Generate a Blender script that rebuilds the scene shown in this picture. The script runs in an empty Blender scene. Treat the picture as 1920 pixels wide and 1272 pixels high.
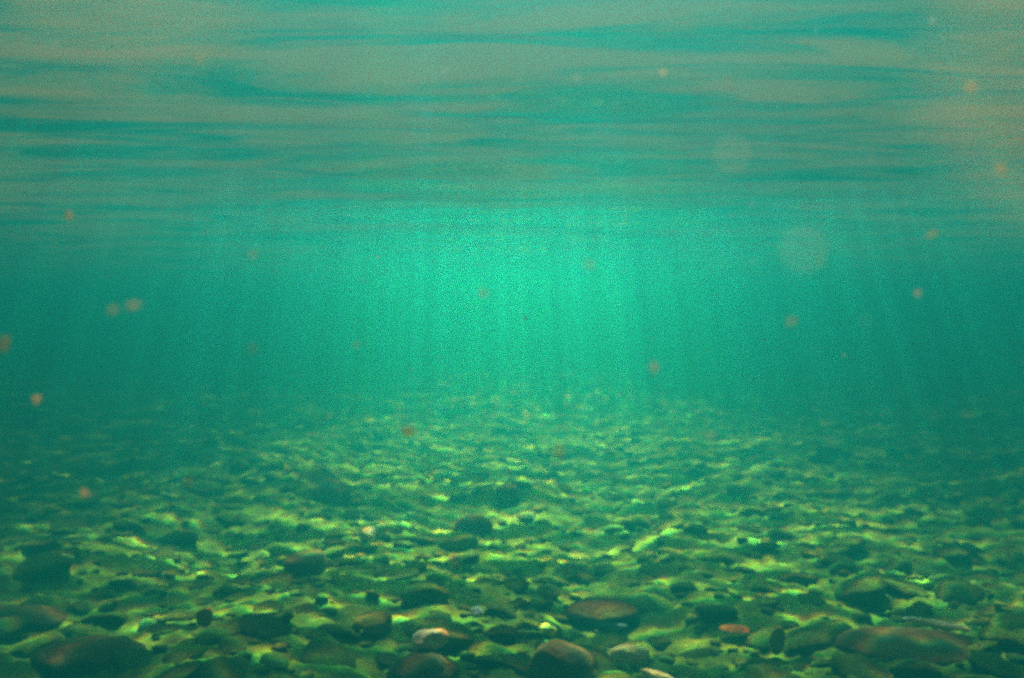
import bpy, bmesh, math, random
import numpy as np
from mathutils import Vector, Matrix, noise

# ------------------------------------------------------------------ constants
BED_Z, CAM_Z, SURF_Z = 0.0, 0.80, 1.30
SUN_EL = 56.0                     # elevation of the light below the surface
SUN_AZ = -2.0
S = bpy.context.scene
C = S.collection
R = math.radians
rng = np.random.default_rng(11)
random.seed(5)

# ------------------------------------------------------------------ camera
cam_data = bpy.data.cameras.new('camera')
cam_data.sensor_width = 36.0
cam_data.lens = 32.0
cam_data.clip_start = 0.005
cam_data.clip_end = 300.0
cam_data.dof.use_dof = True
cam_data.dof.focus_distance = 1.5
cam_data.dof.aperture_fstop = 32.0 / 7.5
cam = bpy.data.objects.new('camera', cam_data)
C.objects.link(cam)
PITCH = -1.2
cam.location = (0, 0, CAM_Z)
cam.rotation_euler = (R(90 + PITCH), 0, 0)
S.camera = cam

# ------------------------------------------------------------------ world
w = bpy.data.worlds.new('World')
S.world = w
w.use_nodes = True
wt = w.node_tree
wt.nodes.clear()
sky = wt.nodes.new('ShaderNodeTexSky')
sky.sky_type = 'NISHITA'
sky.sun_disc = False
sky.sun_elevation = R(SUN_EL)
sky.sun_rotation = R(SUN_AZ)
bg = wt.nodes.new('ShaderNodeBackground')
bg.inputs['Strength'].default_value = 0.07
wo = wt.nodes.new('ShaderNodeOutputWorld')
wt.links.new(sky.outputs[0], bg.inputs['Color'])
wt.links.new(bg.outputs[0], wo.inputs['Surface'])

# ------------------------------------------------------------------ sun
sd = bpy.data.lights.new('sun', 'SUN')
sd.energy = 5.0
sd.angle = R(0.4)
sd.color = (1.0, 0.95, 0.84)
sun = bpy.data.objects.new('sun', sd)
C.objects.link(sun)
sun.location = (0, 8, 12)
sun.rotation_euler = (-R(90 - SUN_EL), 0, -R(SUN_AZ))

# ------------------------------------------------------------------ render
S.view_settings.view_transform = 'Standard'
S.view_settings.look = 'None'
S.view_settings.gamma = 1.0
S.view_settings.use_curve_mapping = False
S.view_settings.exposure = 2.5
S.render.engine = 'CYCLES'
cy = S.cycles
cy.use_denoising = False
cy.max_bounces = 7
cy.diffuse_bounces = 1
cy.glossy_bounces = 2
cy.transmission_bounces = 2
cy.volume_bounces = 0
cy.transparent_max_bounces = 8
cy.caustics_reflective = False
cy.caustics_refractive = False
cy.sample_clamp_indirect = 1.0
cy.use_adaptive_sampling = False
cy.pixel_filter_type = 'BLACKMAN_HARRIS'
cy.filter_width = 3.1

# ------------------------------------------------------------------ helpers
def tag(o, label=None, cat=None, group=None, kind=None):
    if label: o['label'] = label
    if cat: o['category'] = cat
    if group: o['group'] = group
    if kind: o['kind'] = kind
    return o

def link(name, me, mat=None, parent=None):
    o = bpy.data.objects.new(name, me)
    C.objects.link(o)
    if mat and not me.materials: me.materials.append(mat)
    if parent: o.parent = parent
    return o

def smooth(me):
    me.polygons.foreach_set('use_smooth', np.ones(len(me.polygons), dtype=bool))

def grid_mesh(name, xs, ys, zfun):
    X, Y = np.meshgrid(xs, ys)
    Z = zfun(X, Y)
    nx, ny = len(xs), len(ys)
    co = np.stack([X, Y, Z], -1).reshape(-1, 3).astype(np.float32)
    i = np.arange(nx * ny).reshape(ny, nx)
    q = np.stack([i[:-1, :-1], i[:-1, 1:], i[1:, 1:], i[1:, :-1]], -1).reshape(-1, 4)
    me = bpy.data.meshes.new(name)
    me.vertices.add(len(co)); me.vertices.foreach_set('co', co.ravel())
    me.loops.add(q.size); me.loops.foreach_set('vertex_index', q.ravel().astype(np.int32))
    me.polygons.add(len(q))
    me.polygons.foreach_set('loop_start', np.arange(0, q.size, 4, dtype=np.int32))
    me.update(calc_edges=True)
    smooth(me)
    return me, X, Y

def axis(lo, hi, step, end_lo, end_hi, grow=1.06):
    a = list(np.arange(lo, hi + step * .5, step))
    s = step
    while a[-1] < end_hi: s *= grow; a.append(a[-1] + s)
    b = []; s = step; v = lo
    while v > end_lo: s *= grow; v -= s; b.append(v)
    return np.array(b[::-1] + a)

def spectral(N, L, lam_lo, lam_hi, power, spread, seed, dirs=(90.,)):
    """periodic random field of N x N samples on an L metre tile, rms 1"""
    g = np.random.default_rng(seed)
    k = np.fft.fftfreq(N, L / N) * 2 * np.pi
    KX, KY = np.meshgrid(k, k)
    K = np.hypot(KX, KY); K[0, 0] = 1e9
    lam = 2 * np.pi / K
    amp = np.where((lam >= lam_lo) & (lam <= lam_hi), lam ** power, 0.0)
    if spread is not None:
        A = np.arctan2(KY, KX); D = 0
        for d in dirs:
            D = D + np.abs(np.cos(A - math.radians(d))) ** spread
        amp = amp * D
    ph = g.normal(size=(N, N)) + 1j * g.normal(size=(N, N))
    f = np.real(np.fft.ifft2(ph * amp))
    return f / f.std()

def sample(F, L, X, Y):
    N = F.shape[0]
    u = (X / L % 1.0) * N; v = (Y / L % 1.0) * N
    i0 = np.floor(u).astype(int); j0 = np.floor(v).astype(int)
    fu = u - i0; fv = v - j0
    fu = fu; fv = fv
    i0 %= N; j0 %= N; i1 = (i0 + 1) % N; j1 = (j0 + 1) % N
    if F.ndim == 3: fu = fu[..., None]; fv = fv[..., None]
    return (F[j0, i0] * (1 - fu) + F[j0, i1] * fu) * (1 - fv) + (F[j1, i0] * (1 - fu) + F[j1, i1] * fu) * fv

def gauss(F, s_px):
    N = F.shape[0]
    k = np.fft.fftfreq(N)
    G = np.exp(-2 * (np.pi * s_px) ** 2 * (k[:, None] ** 2 + k[None, :] ** 2))
    return np.real(np.fft.ifft2(np.fft.fft2(F) * G))

# node shorthand
def new_mat(name):
    m = bpy.data.materials.new(name)
    m.use_nodes = True
    m.node_tree.nodes.clear()
    return m, m.node_tree
def N_(t, kind, **kw):
    n = t.nodes.new(kind)
    for k, v in kw.items():
        if k.startswith('i_'): n.inputs[k[2:].replace('_', ' ')].default_value = v
        else: setattr(n, k, v)
    return n
def ramp(t, fac, stops):
    r = t.nodes.new('ShaderNodeValToRGB')
    e = r.color_ramp.elements
    while len(e) < len(stops): e.new(0.5)
    for q, (p, c) in zip(e, stops):
        q.position = p; q.color = (*c, 1)
    t.links.new(fac, r.inputs[0])
    return r

# ------------------------------------------------------------------ waves and the light they focus
TL, TN = 10.24, 1024
swell = spectral(TN, TL, .40, 2.6, 1.15, 40, 3, dirs=(99., 84.))
chop = spectral(TN, TL, .10, .45, 2.2, 5, 8, dirs=(100., 76.))
ripple = spectral(TN, TL, .09, .50, 1.7, 5.0, 21, dirs=(98., 80.))
H = swell * .011 + chop * .0040
Hc = swell * .0010 + ripple * .0044

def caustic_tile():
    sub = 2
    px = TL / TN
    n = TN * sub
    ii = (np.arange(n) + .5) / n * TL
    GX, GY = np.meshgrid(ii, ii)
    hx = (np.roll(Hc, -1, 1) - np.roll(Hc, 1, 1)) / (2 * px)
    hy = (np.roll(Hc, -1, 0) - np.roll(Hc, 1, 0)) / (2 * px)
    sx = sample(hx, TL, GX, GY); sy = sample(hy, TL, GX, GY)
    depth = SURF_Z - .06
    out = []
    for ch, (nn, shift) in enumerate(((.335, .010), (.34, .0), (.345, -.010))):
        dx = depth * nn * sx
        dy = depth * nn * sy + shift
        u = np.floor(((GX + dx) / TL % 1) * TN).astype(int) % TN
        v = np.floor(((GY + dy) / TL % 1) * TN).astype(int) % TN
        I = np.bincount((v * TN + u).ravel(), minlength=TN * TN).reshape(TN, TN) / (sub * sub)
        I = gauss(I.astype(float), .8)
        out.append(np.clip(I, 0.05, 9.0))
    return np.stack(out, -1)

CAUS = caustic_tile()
print('caustic stats', CAUS.mean(), np.percentile(CAUS, [5, 50, 95, 99]))

def surf_h(X, Y):
    fade = 1.0
    return SURF_Z + sample(H, TL, X, Y) * fade

xs = axis(-2.6, 2.6, .010, -70, 70)
ys = axis(2.3, 6.6, .010, -70, 70)
ws_me, X, Y = grid_mesh('water_surface', xs, ys, surf_h)
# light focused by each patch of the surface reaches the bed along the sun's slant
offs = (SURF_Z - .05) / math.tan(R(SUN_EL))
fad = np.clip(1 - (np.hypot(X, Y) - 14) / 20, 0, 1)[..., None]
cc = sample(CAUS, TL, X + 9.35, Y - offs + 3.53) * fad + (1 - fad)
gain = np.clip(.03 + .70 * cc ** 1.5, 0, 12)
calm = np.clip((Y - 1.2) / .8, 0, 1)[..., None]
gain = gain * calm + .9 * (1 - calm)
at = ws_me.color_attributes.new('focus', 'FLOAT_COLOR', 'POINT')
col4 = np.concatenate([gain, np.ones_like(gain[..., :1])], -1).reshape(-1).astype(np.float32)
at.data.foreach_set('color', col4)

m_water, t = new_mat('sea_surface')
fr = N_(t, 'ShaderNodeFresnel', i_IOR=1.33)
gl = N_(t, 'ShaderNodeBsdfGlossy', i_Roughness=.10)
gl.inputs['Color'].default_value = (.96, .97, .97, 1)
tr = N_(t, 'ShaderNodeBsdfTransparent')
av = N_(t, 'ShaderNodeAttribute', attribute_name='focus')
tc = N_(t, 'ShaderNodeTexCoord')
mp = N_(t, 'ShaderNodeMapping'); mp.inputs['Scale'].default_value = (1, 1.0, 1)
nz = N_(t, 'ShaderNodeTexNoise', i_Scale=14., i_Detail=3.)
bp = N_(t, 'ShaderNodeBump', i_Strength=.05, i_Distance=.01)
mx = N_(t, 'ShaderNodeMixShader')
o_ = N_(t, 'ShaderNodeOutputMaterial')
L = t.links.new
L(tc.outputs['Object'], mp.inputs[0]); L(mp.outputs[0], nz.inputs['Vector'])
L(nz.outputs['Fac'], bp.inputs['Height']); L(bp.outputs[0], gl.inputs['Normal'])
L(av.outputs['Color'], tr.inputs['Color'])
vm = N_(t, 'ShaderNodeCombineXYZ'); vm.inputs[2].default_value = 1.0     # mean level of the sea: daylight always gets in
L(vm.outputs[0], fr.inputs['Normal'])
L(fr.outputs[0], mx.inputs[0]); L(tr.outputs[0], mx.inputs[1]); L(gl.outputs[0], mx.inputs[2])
# an added brown film paints the bed's reflection in streaks and shades the sides
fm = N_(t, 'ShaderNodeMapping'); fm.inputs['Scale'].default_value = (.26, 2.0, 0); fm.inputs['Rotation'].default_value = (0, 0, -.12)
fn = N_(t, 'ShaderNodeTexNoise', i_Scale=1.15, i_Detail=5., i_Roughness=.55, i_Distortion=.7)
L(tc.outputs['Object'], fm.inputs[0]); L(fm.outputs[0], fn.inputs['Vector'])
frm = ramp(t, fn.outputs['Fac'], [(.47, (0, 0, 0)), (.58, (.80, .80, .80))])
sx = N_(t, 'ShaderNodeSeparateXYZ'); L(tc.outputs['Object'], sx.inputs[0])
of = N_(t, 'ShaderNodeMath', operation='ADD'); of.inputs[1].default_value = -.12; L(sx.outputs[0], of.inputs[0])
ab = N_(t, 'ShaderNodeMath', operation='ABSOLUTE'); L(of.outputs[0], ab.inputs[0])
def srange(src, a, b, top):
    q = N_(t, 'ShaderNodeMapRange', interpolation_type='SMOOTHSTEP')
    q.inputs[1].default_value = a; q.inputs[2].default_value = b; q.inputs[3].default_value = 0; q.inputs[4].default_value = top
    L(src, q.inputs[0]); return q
mr = srange(ab.outputs[0], .3, 2.35, .96)  # added cover towards the sides, dims the sun there
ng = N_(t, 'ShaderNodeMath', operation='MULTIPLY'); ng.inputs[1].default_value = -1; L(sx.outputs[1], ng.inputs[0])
my = srange(ng.outputs[0], -5.0, -2.0, .97)  # added cover over the near water, keeps its haze dark
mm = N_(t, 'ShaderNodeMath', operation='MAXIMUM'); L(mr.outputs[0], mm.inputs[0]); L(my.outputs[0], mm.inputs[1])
# a hole in the added film, to light the flecks near the lens
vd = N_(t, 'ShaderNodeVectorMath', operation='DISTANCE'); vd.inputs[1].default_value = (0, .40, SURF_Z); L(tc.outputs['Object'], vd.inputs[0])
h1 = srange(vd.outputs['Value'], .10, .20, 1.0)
# and a slightly thinner slot ahead, to light the drifting particles
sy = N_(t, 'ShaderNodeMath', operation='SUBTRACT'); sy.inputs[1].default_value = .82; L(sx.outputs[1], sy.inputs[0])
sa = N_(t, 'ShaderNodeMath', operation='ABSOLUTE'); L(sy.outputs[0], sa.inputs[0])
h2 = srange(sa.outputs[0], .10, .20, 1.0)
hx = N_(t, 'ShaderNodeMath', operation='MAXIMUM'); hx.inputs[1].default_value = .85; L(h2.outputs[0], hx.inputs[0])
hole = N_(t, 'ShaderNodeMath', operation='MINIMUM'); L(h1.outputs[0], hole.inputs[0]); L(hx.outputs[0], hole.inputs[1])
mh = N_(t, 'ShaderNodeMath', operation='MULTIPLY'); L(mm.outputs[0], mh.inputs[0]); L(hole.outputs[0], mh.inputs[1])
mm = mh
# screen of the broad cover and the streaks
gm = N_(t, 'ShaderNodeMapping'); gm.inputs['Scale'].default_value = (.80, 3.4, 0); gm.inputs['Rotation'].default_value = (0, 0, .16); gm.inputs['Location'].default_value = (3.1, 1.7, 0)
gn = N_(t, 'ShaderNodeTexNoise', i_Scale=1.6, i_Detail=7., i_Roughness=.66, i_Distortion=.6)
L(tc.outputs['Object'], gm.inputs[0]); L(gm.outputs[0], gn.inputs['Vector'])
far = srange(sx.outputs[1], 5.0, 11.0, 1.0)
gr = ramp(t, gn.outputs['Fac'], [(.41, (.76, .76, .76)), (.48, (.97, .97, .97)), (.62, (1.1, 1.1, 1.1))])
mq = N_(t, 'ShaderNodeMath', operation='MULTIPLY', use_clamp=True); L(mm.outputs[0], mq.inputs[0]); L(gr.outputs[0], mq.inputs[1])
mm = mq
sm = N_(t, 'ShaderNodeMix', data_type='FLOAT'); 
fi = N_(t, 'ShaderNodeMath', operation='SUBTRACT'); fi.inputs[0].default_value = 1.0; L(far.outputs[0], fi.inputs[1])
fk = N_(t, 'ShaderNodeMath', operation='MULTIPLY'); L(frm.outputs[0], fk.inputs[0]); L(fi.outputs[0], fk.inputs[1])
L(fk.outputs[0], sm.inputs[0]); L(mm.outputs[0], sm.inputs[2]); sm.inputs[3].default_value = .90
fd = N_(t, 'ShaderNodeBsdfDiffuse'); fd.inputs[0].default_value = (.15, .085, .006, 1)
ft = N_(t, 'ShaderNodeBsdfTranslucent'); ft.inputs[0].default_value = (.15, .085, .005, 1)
fc = ramp(t, gn.outputs['Fac'], [(.38, (.002, .014, .0004)), (.46, (.022, .022, .0002)), (.57, (.056, .028, .0001))])  # brown and olive of the reflected bed put into the film's colour
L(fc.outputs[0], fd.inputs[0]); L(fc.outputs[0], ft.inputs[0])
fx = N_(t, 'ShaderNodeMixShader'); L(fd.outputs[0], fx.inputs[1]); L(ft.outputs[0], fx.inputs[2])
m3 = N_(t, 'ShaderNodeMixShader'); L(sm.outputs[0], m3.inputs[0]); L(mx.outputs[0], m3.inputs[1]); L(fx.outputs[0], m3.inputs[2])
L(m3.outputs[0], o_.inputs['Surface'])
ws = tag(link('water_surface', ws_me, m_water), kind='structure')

# ------------------------------------------------------------------ water body (the haze)
m_haze, t = new_mat('green_water')
pv = N_(t, 'ShaderNodeVolumePrincipled')
SIG_S = (.007, .250, .270)
SIG_A = (.32, .070, .175)
pv.inputs['Density'].default_value = 1.0
pv.inputs['Color'].default_value = (*SIG_S, 1)
pv.inputs['Absorption Color'].default_value = (*[(1 - a / (1 - s)) ** 2 for a, s in zip(SIG_A, SIG_S)], 1)
pv.inputs['Anisotropy'].default_value = .57
o_ = N_(t, 'ShaderNodeOutputMaterial')
t.links.new(pv.outputs[0], o_.inputs['Volume'])
bm = bmesh.new()
bmesh.ops.create_cube(bm, size=1.0, matrix=Matrix.Translation((0, 0, (1.46 - 1.6) / 2)) @ Matrix.Diagonal((150, 150, 1.46 + 1.6, 1)))
me = bpy.data.meshes.new('haze'); bm.to_mesh(me); bm.free()
haze = tag(link('haze', me, m_haze), kind='stuff')

# ------------------------------------------------------------------ seabed
bedA = spectral(512, 12.0, .5, 4.0, 1.3, None, 31)
bedB = spectral(1024, 6.0, .035, .35, 1.1, None, 32)
def bed_h(X, Y):
    return sample(bedA, 12.0, X, Y) * .030 + sample(bedB, 6.0, X, Y) * .006 - .015
def bed_at(x, y):
    return float(bed_h(np.array([[x]]), np.array([[y]]))[0, 0])

def rock_material(name, dark, mid, light, algae=(.09, .24, .010), scale=9.0):
    m, t = new_mat(name)
    L = t.links.new
    tc = N_(t, 'ShaderNodeTexCoord'); oi = N_(t, 'ShaderNodeObjectInfo')
    ad = N_(t, 'ShaderNodeVectorMath', operation='ADD')
    sc = N_(t, 'ShaderNodeVectorMath', operation='SCALE'); sc.inputs['Scale'].default_value = 37.0
    cb = N_(t, 'ShaderNodeCombineXYZ')
    L(oi.outputs['Random'], cb.inputs[0]); L(oi.outputs['Random'], cb.inputs[2])
    L(cb.outputs[0], sc.inputs[0]); L(sc.outputs[0], ad.inputs[1]); L(tc.outputs['Object'], ad.inputs[0])
    n1 = N_(t, 'ShaderNodeTexNoise', i_Scale=scale, i_Detail=6., i_Roughness=.62)
    n2 = N_(t, 'ShaderNodeTexNoise', i_Scale=scale * 6, i_Detail=5., i_Roughness=.65)
    n3 = N_(t, 'ShaderNodeTexNoise', i_Scale=scale * .45, i_Detail=3.)
    for n in (n1, n2, n3): L(ad.outputs[0], n.inputs['Vector'])
    r1 = ramp(t, n1.outputs['Fac'], [(.30, dark), (.50, mid), (.72, light)])
    r3 = ramp(t, n3.outputs['Fac'], [(.46, (0, 0, 0)), (.60, (.75, .75, .75))])
    mxa = N_(t, 'ShaderNodeMix', data_type='RGBA'); mxa.inputs['B'].default_value = (0, 0, 0, 1)
    L(r3.outputs[0], mxa.inputs['Factor']); L(r1.outputs[0], mxa.inputs[6]); mxa.inputs[7].default_value = (*algae, 1)
    # stones differ from one another in tone
    rr = ramp(t, oi.outputs['Random'], [(0, (.6, .55, .5)), (.5, (.95, .92, .85)), (.9, (1.1, 1.1, 1.0)), (1, (1.5, 1.45, 1.3))])
    mul = N_(t, 'ShaderNodeMix', data_type='RGBA', blend_type='MULTIPLY'); mul.inputs[0].default_value = 1
    L(mxa.outputs[2], mul.inputs[6]); L(rr.outputs[0], mul.inputs[7])
    b = N_(t, 'ShaderNodeBump', i_Strength=.9, i_Distance=.014)
    L(n2.outputs['Fac'], b.inputs['Height'])
    p = N_(t, 'ShaderNodeBsdfPrincipled', i_Roughness=.85)
    p.inputs['Specular IOR Level'].default_value = .15
    L(mul.outputs[2], p.inputs['Base Color']); L(b.outputs[0], p.inputs['Normal'])
    o = N_(t, 'ShaderNodeOutputMaterial'); L(p.outputs[0], o.inputs['Surface'])
    return m

M_stone = rock_material('algae_stone', (.06, .06, .006), (.13, .27, .010), (.29, .56, .03))
M_bed = rock_material('silty_gravel', (.08, .085, .010), (.17, .34, .012), (.33, .62, .04), scale=14)
M_dark = rock_material('dark_stone', (.05, .035, .010), (.11, .080, .02), (.20, .15, .04), algae=(.08, .13, .014))
M_pale = rock_material('pale_stone', (.60, .56, .44), (.78, .75, .62), (.88, .86, .78), algae=(.5, .55, .25))
M_orange = rock_material('orange_shell', (.55, .30, .04), (.70, .40, .06), (.8, .52, .12), algae=(.5, .34, .05))
M_blue = rock_material('blue_grey_stone', (.06, .14, .30), (.10, .24, .45), (.2, .36, .6), algae=(.08, .18, .3))
M_olive = rock_material('yellow_weed_stone', (.22, .24, .03), (.40, .42, .05), (.55, .56, .12), algae=(.3, .34, .04))

bx = axis(-2.4, 2.4, .015, -72, 72, 1.07)
by = axis(1.4, 5.5, .015, -72, 72, 1.07)
bed_me, _, _ = grid_mesh('seabed', bx, by, bed_h)
seabed = tag(link('seabed', bed_me, M_bed), kind='structure')

def rock_data(seed, sub, planes=10, rough=.06, soft=14.0):
    """rounded, broken cobble: soft intersection of random planes plus noise, unit radius"""
    g = np.random.default_rng(seed)
    bm = bmesh.new()
    bmesh.ops.create_icosphere(bm, subdivisions=sub, radius=1.0)
    v = np.array([q.co[:] for q in bm.verts]); f = np.array([[q.index for q in p.verts] for p in bm.faces])
    bm.free()
    n = g.normal(size=(planes, 3)); n /= np.linalg.norm(n, axis=1)[:, None]
    d = g.uniform(.62, 1.0, planes)
    dots = np.clip(v @ n.T, .02, None)
    inv = dots / d[None]
    r = 1 / (np.sum(np.maximum(inv, .85) ** soft, 1) / planes * 2) ** (1 / soft)
    off = Vector(g.uniform(-50, 50, 3))
    nn = np.array([noise.fractal(Vector(p) * 1.7 + off, .9, 2.0, 4) for p in v])
    v = v * (r * (1 + rough * nn))[:, None]
    return v, f

def mesh_from(name, v, f):
    me = bpy.data.meshes.new(name)
    me.from_pydata(v.tolist(), [], f.tolist())
    smooth(me)
    return me

F_PX = 1920 * 32 / 36.0
HOR = 636 + math.tan(R(PITCH)) * F_PX
def ground(px, py, z=0.0):
    """the point of the bed seen at a place in the photograph"""
    d = (CAM_Z - z) * F_PX / (py - HOR)
    return (px - 960) / F_PX * d, d
def free(px, py, d):
    return (px - 960) / F_PX * d, d, CAM_Z + (HOR - py) / F_PX * d

# ---- rocks one can pick out
taken = []
def rock(name, label, cat, px, py, wpx, asp, hgt, mat, seed, yaw=0, sink=.35, rough=.06, group=None, planes=10, tilt=0, lift=0.0):
    if name != 'boulder': lift += .012; tilt += .25
    x, y = ground(px, py)
    if name == 'boulder': wpx *= .86; hgt *= .85; sink = min(.40, sink + .10)
    wdt = wpx / F_PX * y / 2
    v, f = rock_data(seed, 4, planes, rough)
    v = v * np.array([wdt, wdt * asp, wdt * hgt])
    me = mesh_from(name, v, f)
    o = link(name, me, mat)
    o.location = (x, y, bed_at(x, y) + wdt * hgt * (1 - sink * 2) + lift)
    o.rotation_euler = (tilt, 0, yaw)
    tag(o, label, cat, group)
    taken.append((x, y, wdt * max(1, asp * .8)))
    return o

rock('boulder', 'dark brown rounded rock standing tall at the bottom edge right of centre', 'rock', 1050, 1262, 150, .8, .85, M_dark, 1, .3, .12)
rock('boulder', 'broad dark mound of rock in the middle of the right half of the seabed', 'rock', 1130, 1118, 150, .8, .45, M_dark, 2, .1, .2)
rock('boulder', 'dark reddish brown hump of rock left of centre in the green rubble', 'rock', 575, 1062, 100, .9, .8, M_dark, 3, .6, .15)
rock('boulder', 'rounded green rock with a bright rim on its upper left side', 'rock', 858, 1010, 80, .9, .75, M_stone, 4, .2, .2)
rock('boulder', 'wide rounded rock with a bright arched rim at the bottom right of centre', 'rock', 1150, 1290, 150, .8, .7, M_stone, 5, 1.2, .2)
rock('boulder', 'hazy grey brown hump of rock far out near the middle', 'rock', 885, 968, 85, .9, .7, M_dark, 6, .9, .12)
rock('boulder', 'hazy brown hump of rock behind and right of the greyer one', 'rock', 955, 940, 65, .9, .85, M_dark, 7, 2.0, .12)
rock('boulder', 'faint brown pointed rock farthest left in the haze above the rubble', 'rock', 620, 940, 80, .9, .95, M_dark, 8, .2, .1)
rock('boulder', 'dark flat rock along the right side lying below a bright ripple of light', 'rock', 1720, 1230, 300, .6, .26, M_dark, 9, -.15, .35)
rock('boulder', 'dark brown rock in the lower left corner of the seabed', 'rock', 160, 1262, 220, .7, .35, M_dark, 10, .3, .3)
rock('boulder', 'dark brown rock at the left edge above the corner rock', 'rock', 30, 1160, 190, .7, .35, M_dark, 12, .0, .3)
rock('boulder', 'large dark rock with a sharp peak left of the bottom centre', 'rock', 800, 1272, 170, .7, .66, M_dark, 13, .7, .2)
rock('cobble', 'bright white pointed stone at the bottom left of centre', 'stone', 806, 1266, 66, .7, .5, M_pale, 14, .4, .05, planes=7, lift=.060)
rock('cobble', 'pale blunt stone catching light at the bottom right of centre', 'stone', 1180, 1212, 82, .6, .45, M_pale, 15, .2, .15)
rock('cobble', 'long pale sliver of stone tilted down to the right near the right edge', 'stone', 1762, 1186, 108, .14, .14, M_pale, 16, -.62, .0)
rock('cobble', 'long pale stone slanting down to the right at the bottom right of centre', 'stone', 1238, 1248, 76, .2, .22, M_pale, 26, -.75, .0)
rock('cobble', 'blue grey flat stone at the foot of the broad dark mound', 'stone', 1150, 1132, 52, .6, .35, M_blue, 17, .0, .1)
rock('shell', 'small orange shell standing at the bottom left of the seabed', 'shell', 380, 1262, 28, .6, 1.5, M_orange, 18, .3, .0, planes=6, lift=.03)
rock('shell', 'orange shell fragment lying flat right of centre', 'shell', 1380, 1164, 52, .5, .25, M_orange, 19, -.3, .0, planes=6)
rock('cobble', 'yellow green weedy stone left of the bottom centre', 'stone', 700, 1192, 76, .9, .5, M_olive, 20, .5, .2)
rock('cobble', 'upright yellow green stone right of the orange shell fragment', 'stone', 1462, 1200, 32, .8, 1.7, M_olive, 21, .1, .05)
rock('cobble', 'small bright stone lit on top at the foot of the slope left of centre', 'stone', 893, 1165, 26, .9, .7, M_pale, 22, .1, .05)
rock('cobble', 'small yellow capped stone just above the tall dark boulder', 'stone', 1028, 1168, 30, .9, .7, M_olive, 23, .1, .05)
rock('cobble', 'pale curved stone in the middle of the seabed', 'stone', 852, 1052, 26, .9, .9, M_pale, 24, .1, .0)
rock('cobble', 'small pale rounded stone left of the green rock in the haze', 'stone', 690, 1012, 34, .9, .7, M_pale, 25, .1, .1)

# ---- cobbles of the bed: the nearest are objects of their own
protos = [mesh_from('stone', *rock_data(100 + i, 3, 8, .20)) for i in range(12)]
for p in protos: p.materials.append(M_stone)
cand = []
tries = 0
while len(cand) < 2300 and tries < 60000:
    tries += 1
    d = 1.9 + 9.5 * random.random() ** 1.35
    x = random.uniform(-.66, .66) * d
    r = min(.085, max(.018, random.lognormvariate(math.log(.036), .42)))
    ok = True
    for (ax, ay, ar) in taken:
        if (ax - x) ** 2 + (ay - d) ** 2 < (ar * .8 + r * .55) ** 2: ok = False; break
    if not ok: continue
    cand.append((x, d, r))
# greedy thinning on a coarse hash so stones do not sit inside one another
cand.sort(key=lambda c: -c[2])
cell = {}
keep = []
for x, y, r in cand:
    ci, cj = int(x // .2), int(y // .2)
    bad = False
    for a in (-1, 0, 1):
        for b in (-1, 0, 1):
            for (qx, qy, qr) in cell.get((ci + a, cj + b), ()):
                if (qx - x) ** 2 + (qy - y) ** 2 < ((qr + r) * .78) ** 2: bad = True; break
            if bad: break
        if bad: break
    if bad: continue
    cell.setdefault((ci, cj), []).append((x, y, r)); keep.append((x, y, r))
keep.sort(key=lambda c: -(c[2] / c[1]) * (1 if abs(c[0]) < c[1] * .58 else .2))
print('stones', len(keep))
for k, (x, y, r) in enumerate(keep[:290]):
    o = bpy.data.objects.new('stone', random.choice(protos))
    C.objects.link(o)
    o.parent = seabed
    hz = r * random.uniform(.25, .55)
    o.scale = (r * random.uniform(.9, 1.25), r * random.uniform(.8, 1.1), hz)
    o.rotation_euler = (random.uniform(-.35, .35), random.uniform(-.35, .35), random.uniform(0, 6.28))
    o.location = (x, y, bed_at(x, y) + hz * random.uniform(-.4, .25))
V = []; Fc = []; off = 0
base = [rock_data(300 + i, 2 if i < 4 else 1, 9, .08) for i in range(8)]
rest = keep[290:]
for _ in range(1800):       # small gravel between them
    d = 1.9 + 3.6 * random.random() ** 1.2
    rest.append((random.uniform(-.64, .64) * d, d, random.uniform(.010, .024)))
for x, y, r in rest:
    v, f = base[random.randrange(4)] if (r > .03 and y < 5) else base[4 + random.randrange(4)]
    hz = r * random.uniform(.28, .5)
    Rm = np.array((Matrix.Rotation(random.uniform(0, 6.28), 3, 'Z') @ Matrix.Rotation(random.uniform(-.35, .35), 3, 'X')))
    vv = (v * np.array([r * random.uniform(.9, 1.25), r, hz])) @ Rm.T + np.array([x, y, bed_at(x, y) + hz * random.uniform(-.3, .3)])
    V.append(vv); Fc.append(f + off); off += len(vv)
peb = link('pebbles', mesh_from('pebbles', np.concatenate(V), np.concatenate(Fc)), M_bed, seabed)
tag(peb, kind='stuff')

# ------------------------------------------------------------------ things drifting in the water
def speck_material(name, col, trans=.75, clear=.45):
    m, t = new_mat(name)
    L = t.links.new
    nz = N_(t, 'ShaderNodeTexNoise', i_Scale=400., i_Detail=3.)
    r = ramp(t, nz.outputs['Fac'], [(.3, tuple(c * .55 for c in col)), (.7, col)])
    d = N_(t, 'ShaderNodeBsdfDiffuse'); q = N_(t, 'ShaderNodeBsdfTranslucent')
    L(r.outputs[0], d.inputs[0]); L(r.outputs[0], q.inputs[0])
    mx = N_(t, 'ShaderNodeMixShader'); mx.inputs[0].default_value = trans
    L(d.outputs[0], mx.inputs[1]); L(q.outputs[0], mx.inputs[2])
    tp = N_(t, 'ShaderNodeBsdfTransparent'); m2 = N_(t, 'ShaderNodeMixShader'); m2.inputs[0].default_value = clear
    L(mx.outputs[0], m2.inputs[1]); L(tp.outputs[0], m2.inputs[2])
    o = N_(t, 'ShaderNodeOutputMaterial'); L(m2.outputs[0], o.inputs[0])
    return m
M_tan = speck_material('tan_speck', (1., .66, .30))
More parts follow.
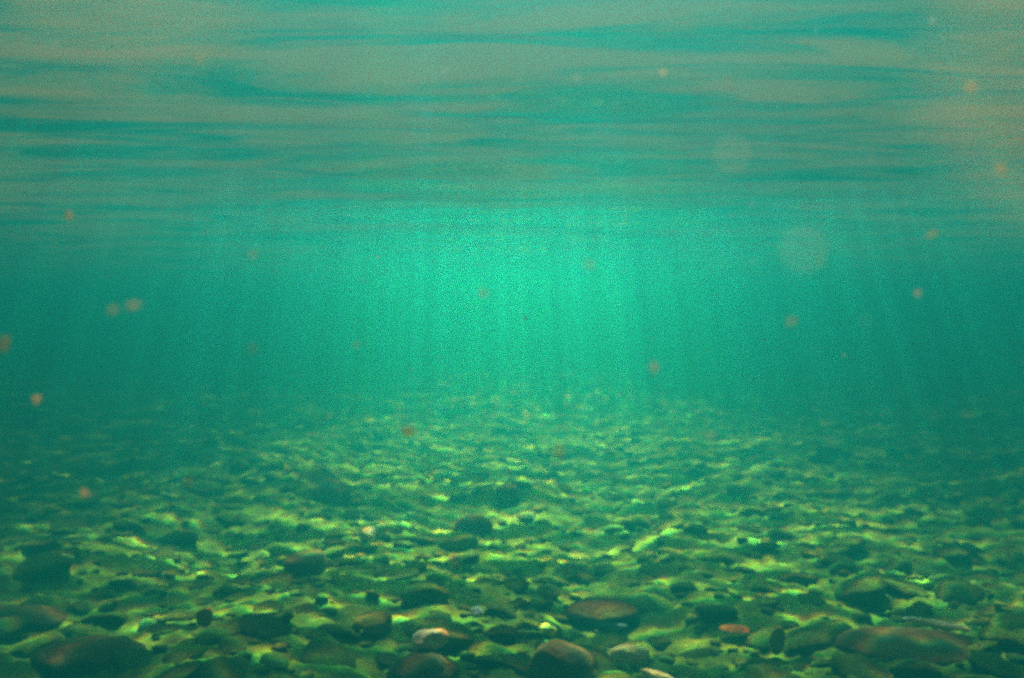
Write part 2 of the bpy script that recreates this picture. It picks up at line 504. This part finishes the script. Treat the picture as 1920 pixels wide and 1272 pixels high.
M_brown = speck_material('brown_speck', (.60, .42, .12))
M_cream = speck_material('cream_speck', (.7, .58, .42))
M_near = speck_material('near_speck', (1., .68, .42), clear=.10)
M_white = speck_material('white_speck', (1, 1, .98), clear=.0)

def speck(label, px, py, dist, size_px, mat, seed, asp=(1, 1, 1), rot=0, name='drifting_particle', cat='particle'):
    x, y, z = free(px, py, dist)
    s = size_px * .85 / F_PX * dist / 2
    v, f = rock_data(seed, 3, 7, .9, 20.)
    g = np.random.default_rng(seed)
    v = v * s * g.uniform(.6, 1.05, 3) * np.array(asp)
    me = mesh_from(name, v, f)
    o = link(name, me, mat)
    o.location = (x, y, z)
    o.rotation_euler = (0, rot, seed)
    return tag(o, label, cat, 'particles drifting in the water')

SP = [
 ('orange drifting particle low in the blue water near the left edge', 68, 750, .62, 20, M_tan),
 ('brown drifting particle floating over the far seabed left of centre', 766, 810, .50, 26, M_brown),
 ('orange drifting particle high at the left beneath the surface', 131, 406, .60, 22, M_tan),
 ('round cream drifting particle up against the surface right of centre', 1364, 160, .50, 22, M_cream),
 ('pale drifting particle in mid water right of centre above the seabed', 1228, 688, .45, 20, M_cream),
 ('right one of a pair of dim particles in mid water on the left', 250, 573, .42, 22, M_tan),
 ('left one of a pair of dim particles in mid water on the left', 212, 581, .42, 20, M_tan),
 ('orange drifting particle just above the seabed at the left', 156, 925, .60, 20, M_tan),
 ('olive drifting particle cut by the left edge of the picture', 8, 645, .50, 28, M_brown),
 ('small cream drifting particle at the right below the brown flake', 1720, 550, .55, 15, M_cream),
 ('tall beige drifting particle above the far seabed at the centre', 1047, 850, .38, 28, M_brown),
 ('small pale drifting particle under the surface right of the bubble', 1080, 150, .55, 14, M_cream),
 ('small tan drifting particle under the surface left of the round cream one', 1241, 139, .55, 14, M_tan),
 ('pale particle drifting in the brightest water near the centre', 906, 548, .45, 16, M_cream),
 ('dim tan particle near the seabed left of the brown hump', 350, 905, .5, 15, M_brown),
 ('small pale particle left of centre in the brightest water', 475, 478, .45, 14, M_cream),
 ('dim particle high at the right of the brightest water', 1105, 497, .4, 16, M_tan),
 ('small dim particle right of centre in mid water', 1484, 603, .42, 16, M_tan),
 ('tan drifting particle in the top right close to the big blurred one', 1815, 165, .42, 26, M_tan),
 ('lower tan drifting particle in front of the big blurred one', 1872, 318, .42, 26, M_tan),
 ('dim particle left of centre at mid height', 473, 655, .42, 14, M_brown),
 ('small orange particle under the reddish top left ripples', 380, 112, .40, 20, M_tan),
]
for i, (lab, px, py, d, s, m) in enumerate(SP):
    asp = (.55, .55, 1.25) if py == 850 else (1, 1, .85)
    speck(lab, px, py, d, s, m, 500 + i, asp)
speck('slanting olive brown flake drifting near the right edge under the surface', 1748, 438, .5, 32, M_brown, 540, (1.1, .4, .45), -.4, 'drifting_flake', 'flake')
# big soft discs: flecks right in front of the lens, thrown out of focus
def near(label, px, py, d, size, mat, seed, asp=(1, .4, 1)):
    x, y, z = free(px, py, d)
    v, f = rock_data(seed, 3, 7, .3)
    o = link('drifting_flake', mesh_from('drifting_flake', v * size / 2 * np.array(asp), f), mat)
    o.location = (x, y, z)
    tag(o, label, 'flake', 'particles drifting in the water')
near('huge blurred tan fleck close by at the top right edge', 2005, 165, .0235, .0020, M_near, 601)
near('huge blurred tan fleck added for a flare patch in the top left corner', 255, -105, .0235, .0020, M_near, 602)  # added fleck, stands in for a ghost flare of the lens
near('large faint blurred fleck in front of the water at the upper right', 1505, 470, .13, .0016, M_cream, 603)
near('faint blurred fleck under the surface right of centre', 1370, 292, .16, .0016, M_cream, 604)

# air bubbles under the surface, their glint put into a plain white colour
for lab, px, py, d, s in (
  ('bright glinting air bubble under the surface left of centre', 834, 141, .66, 13),
  ('glinting air bubble in the upper right corner area', 1742, 44, .64, 12),
  ('tiny glinting bubble under the surface right of centre', 1037, 148, .66, 8),
  ('small bubble trailing the upper right glint', 1795, 76, .64, 9)):
    x, y, z = free(px, py, d)
    v, f = rock_data(700 + px, 2, 10, .02)
    o = link('air_bubble', mesh_from('air_bubble', v * (s / F_PX * d / 2) * np.array((.8, .8, 1.3)), f), M_white)
    o.location = (x, y, z)
    tag(o, lab, 'bubble', 'bubbles under the surface')

# fine suspended matter, uncountable
V = []; Fc = []; off = 0
v0, f0 = rock_data(900, 1, 7, .3)
for i in range(3500):
    d = .35 + 3.2 * random.random() ** .8
    px = random.uniform(-60, 1980); py = random.uniform(-40, 1150)
    x, y, z = free(px, py, d)
    if z < .08 or z > SURF_Z - .08: continue
    r = min(.0028, random.lognormvariate(math.log(.0005), .5))
    V.append(v0 * r + np.array([x, y, z])); Fc.append(f0 + off); off += len(v0)
dust = link('suspended_specks', mesh_from('suspended_specks', np.concatenate(V), np.concatenate(Fc)), M_cream)
tag(dust, kind='stuff')
print('done build')
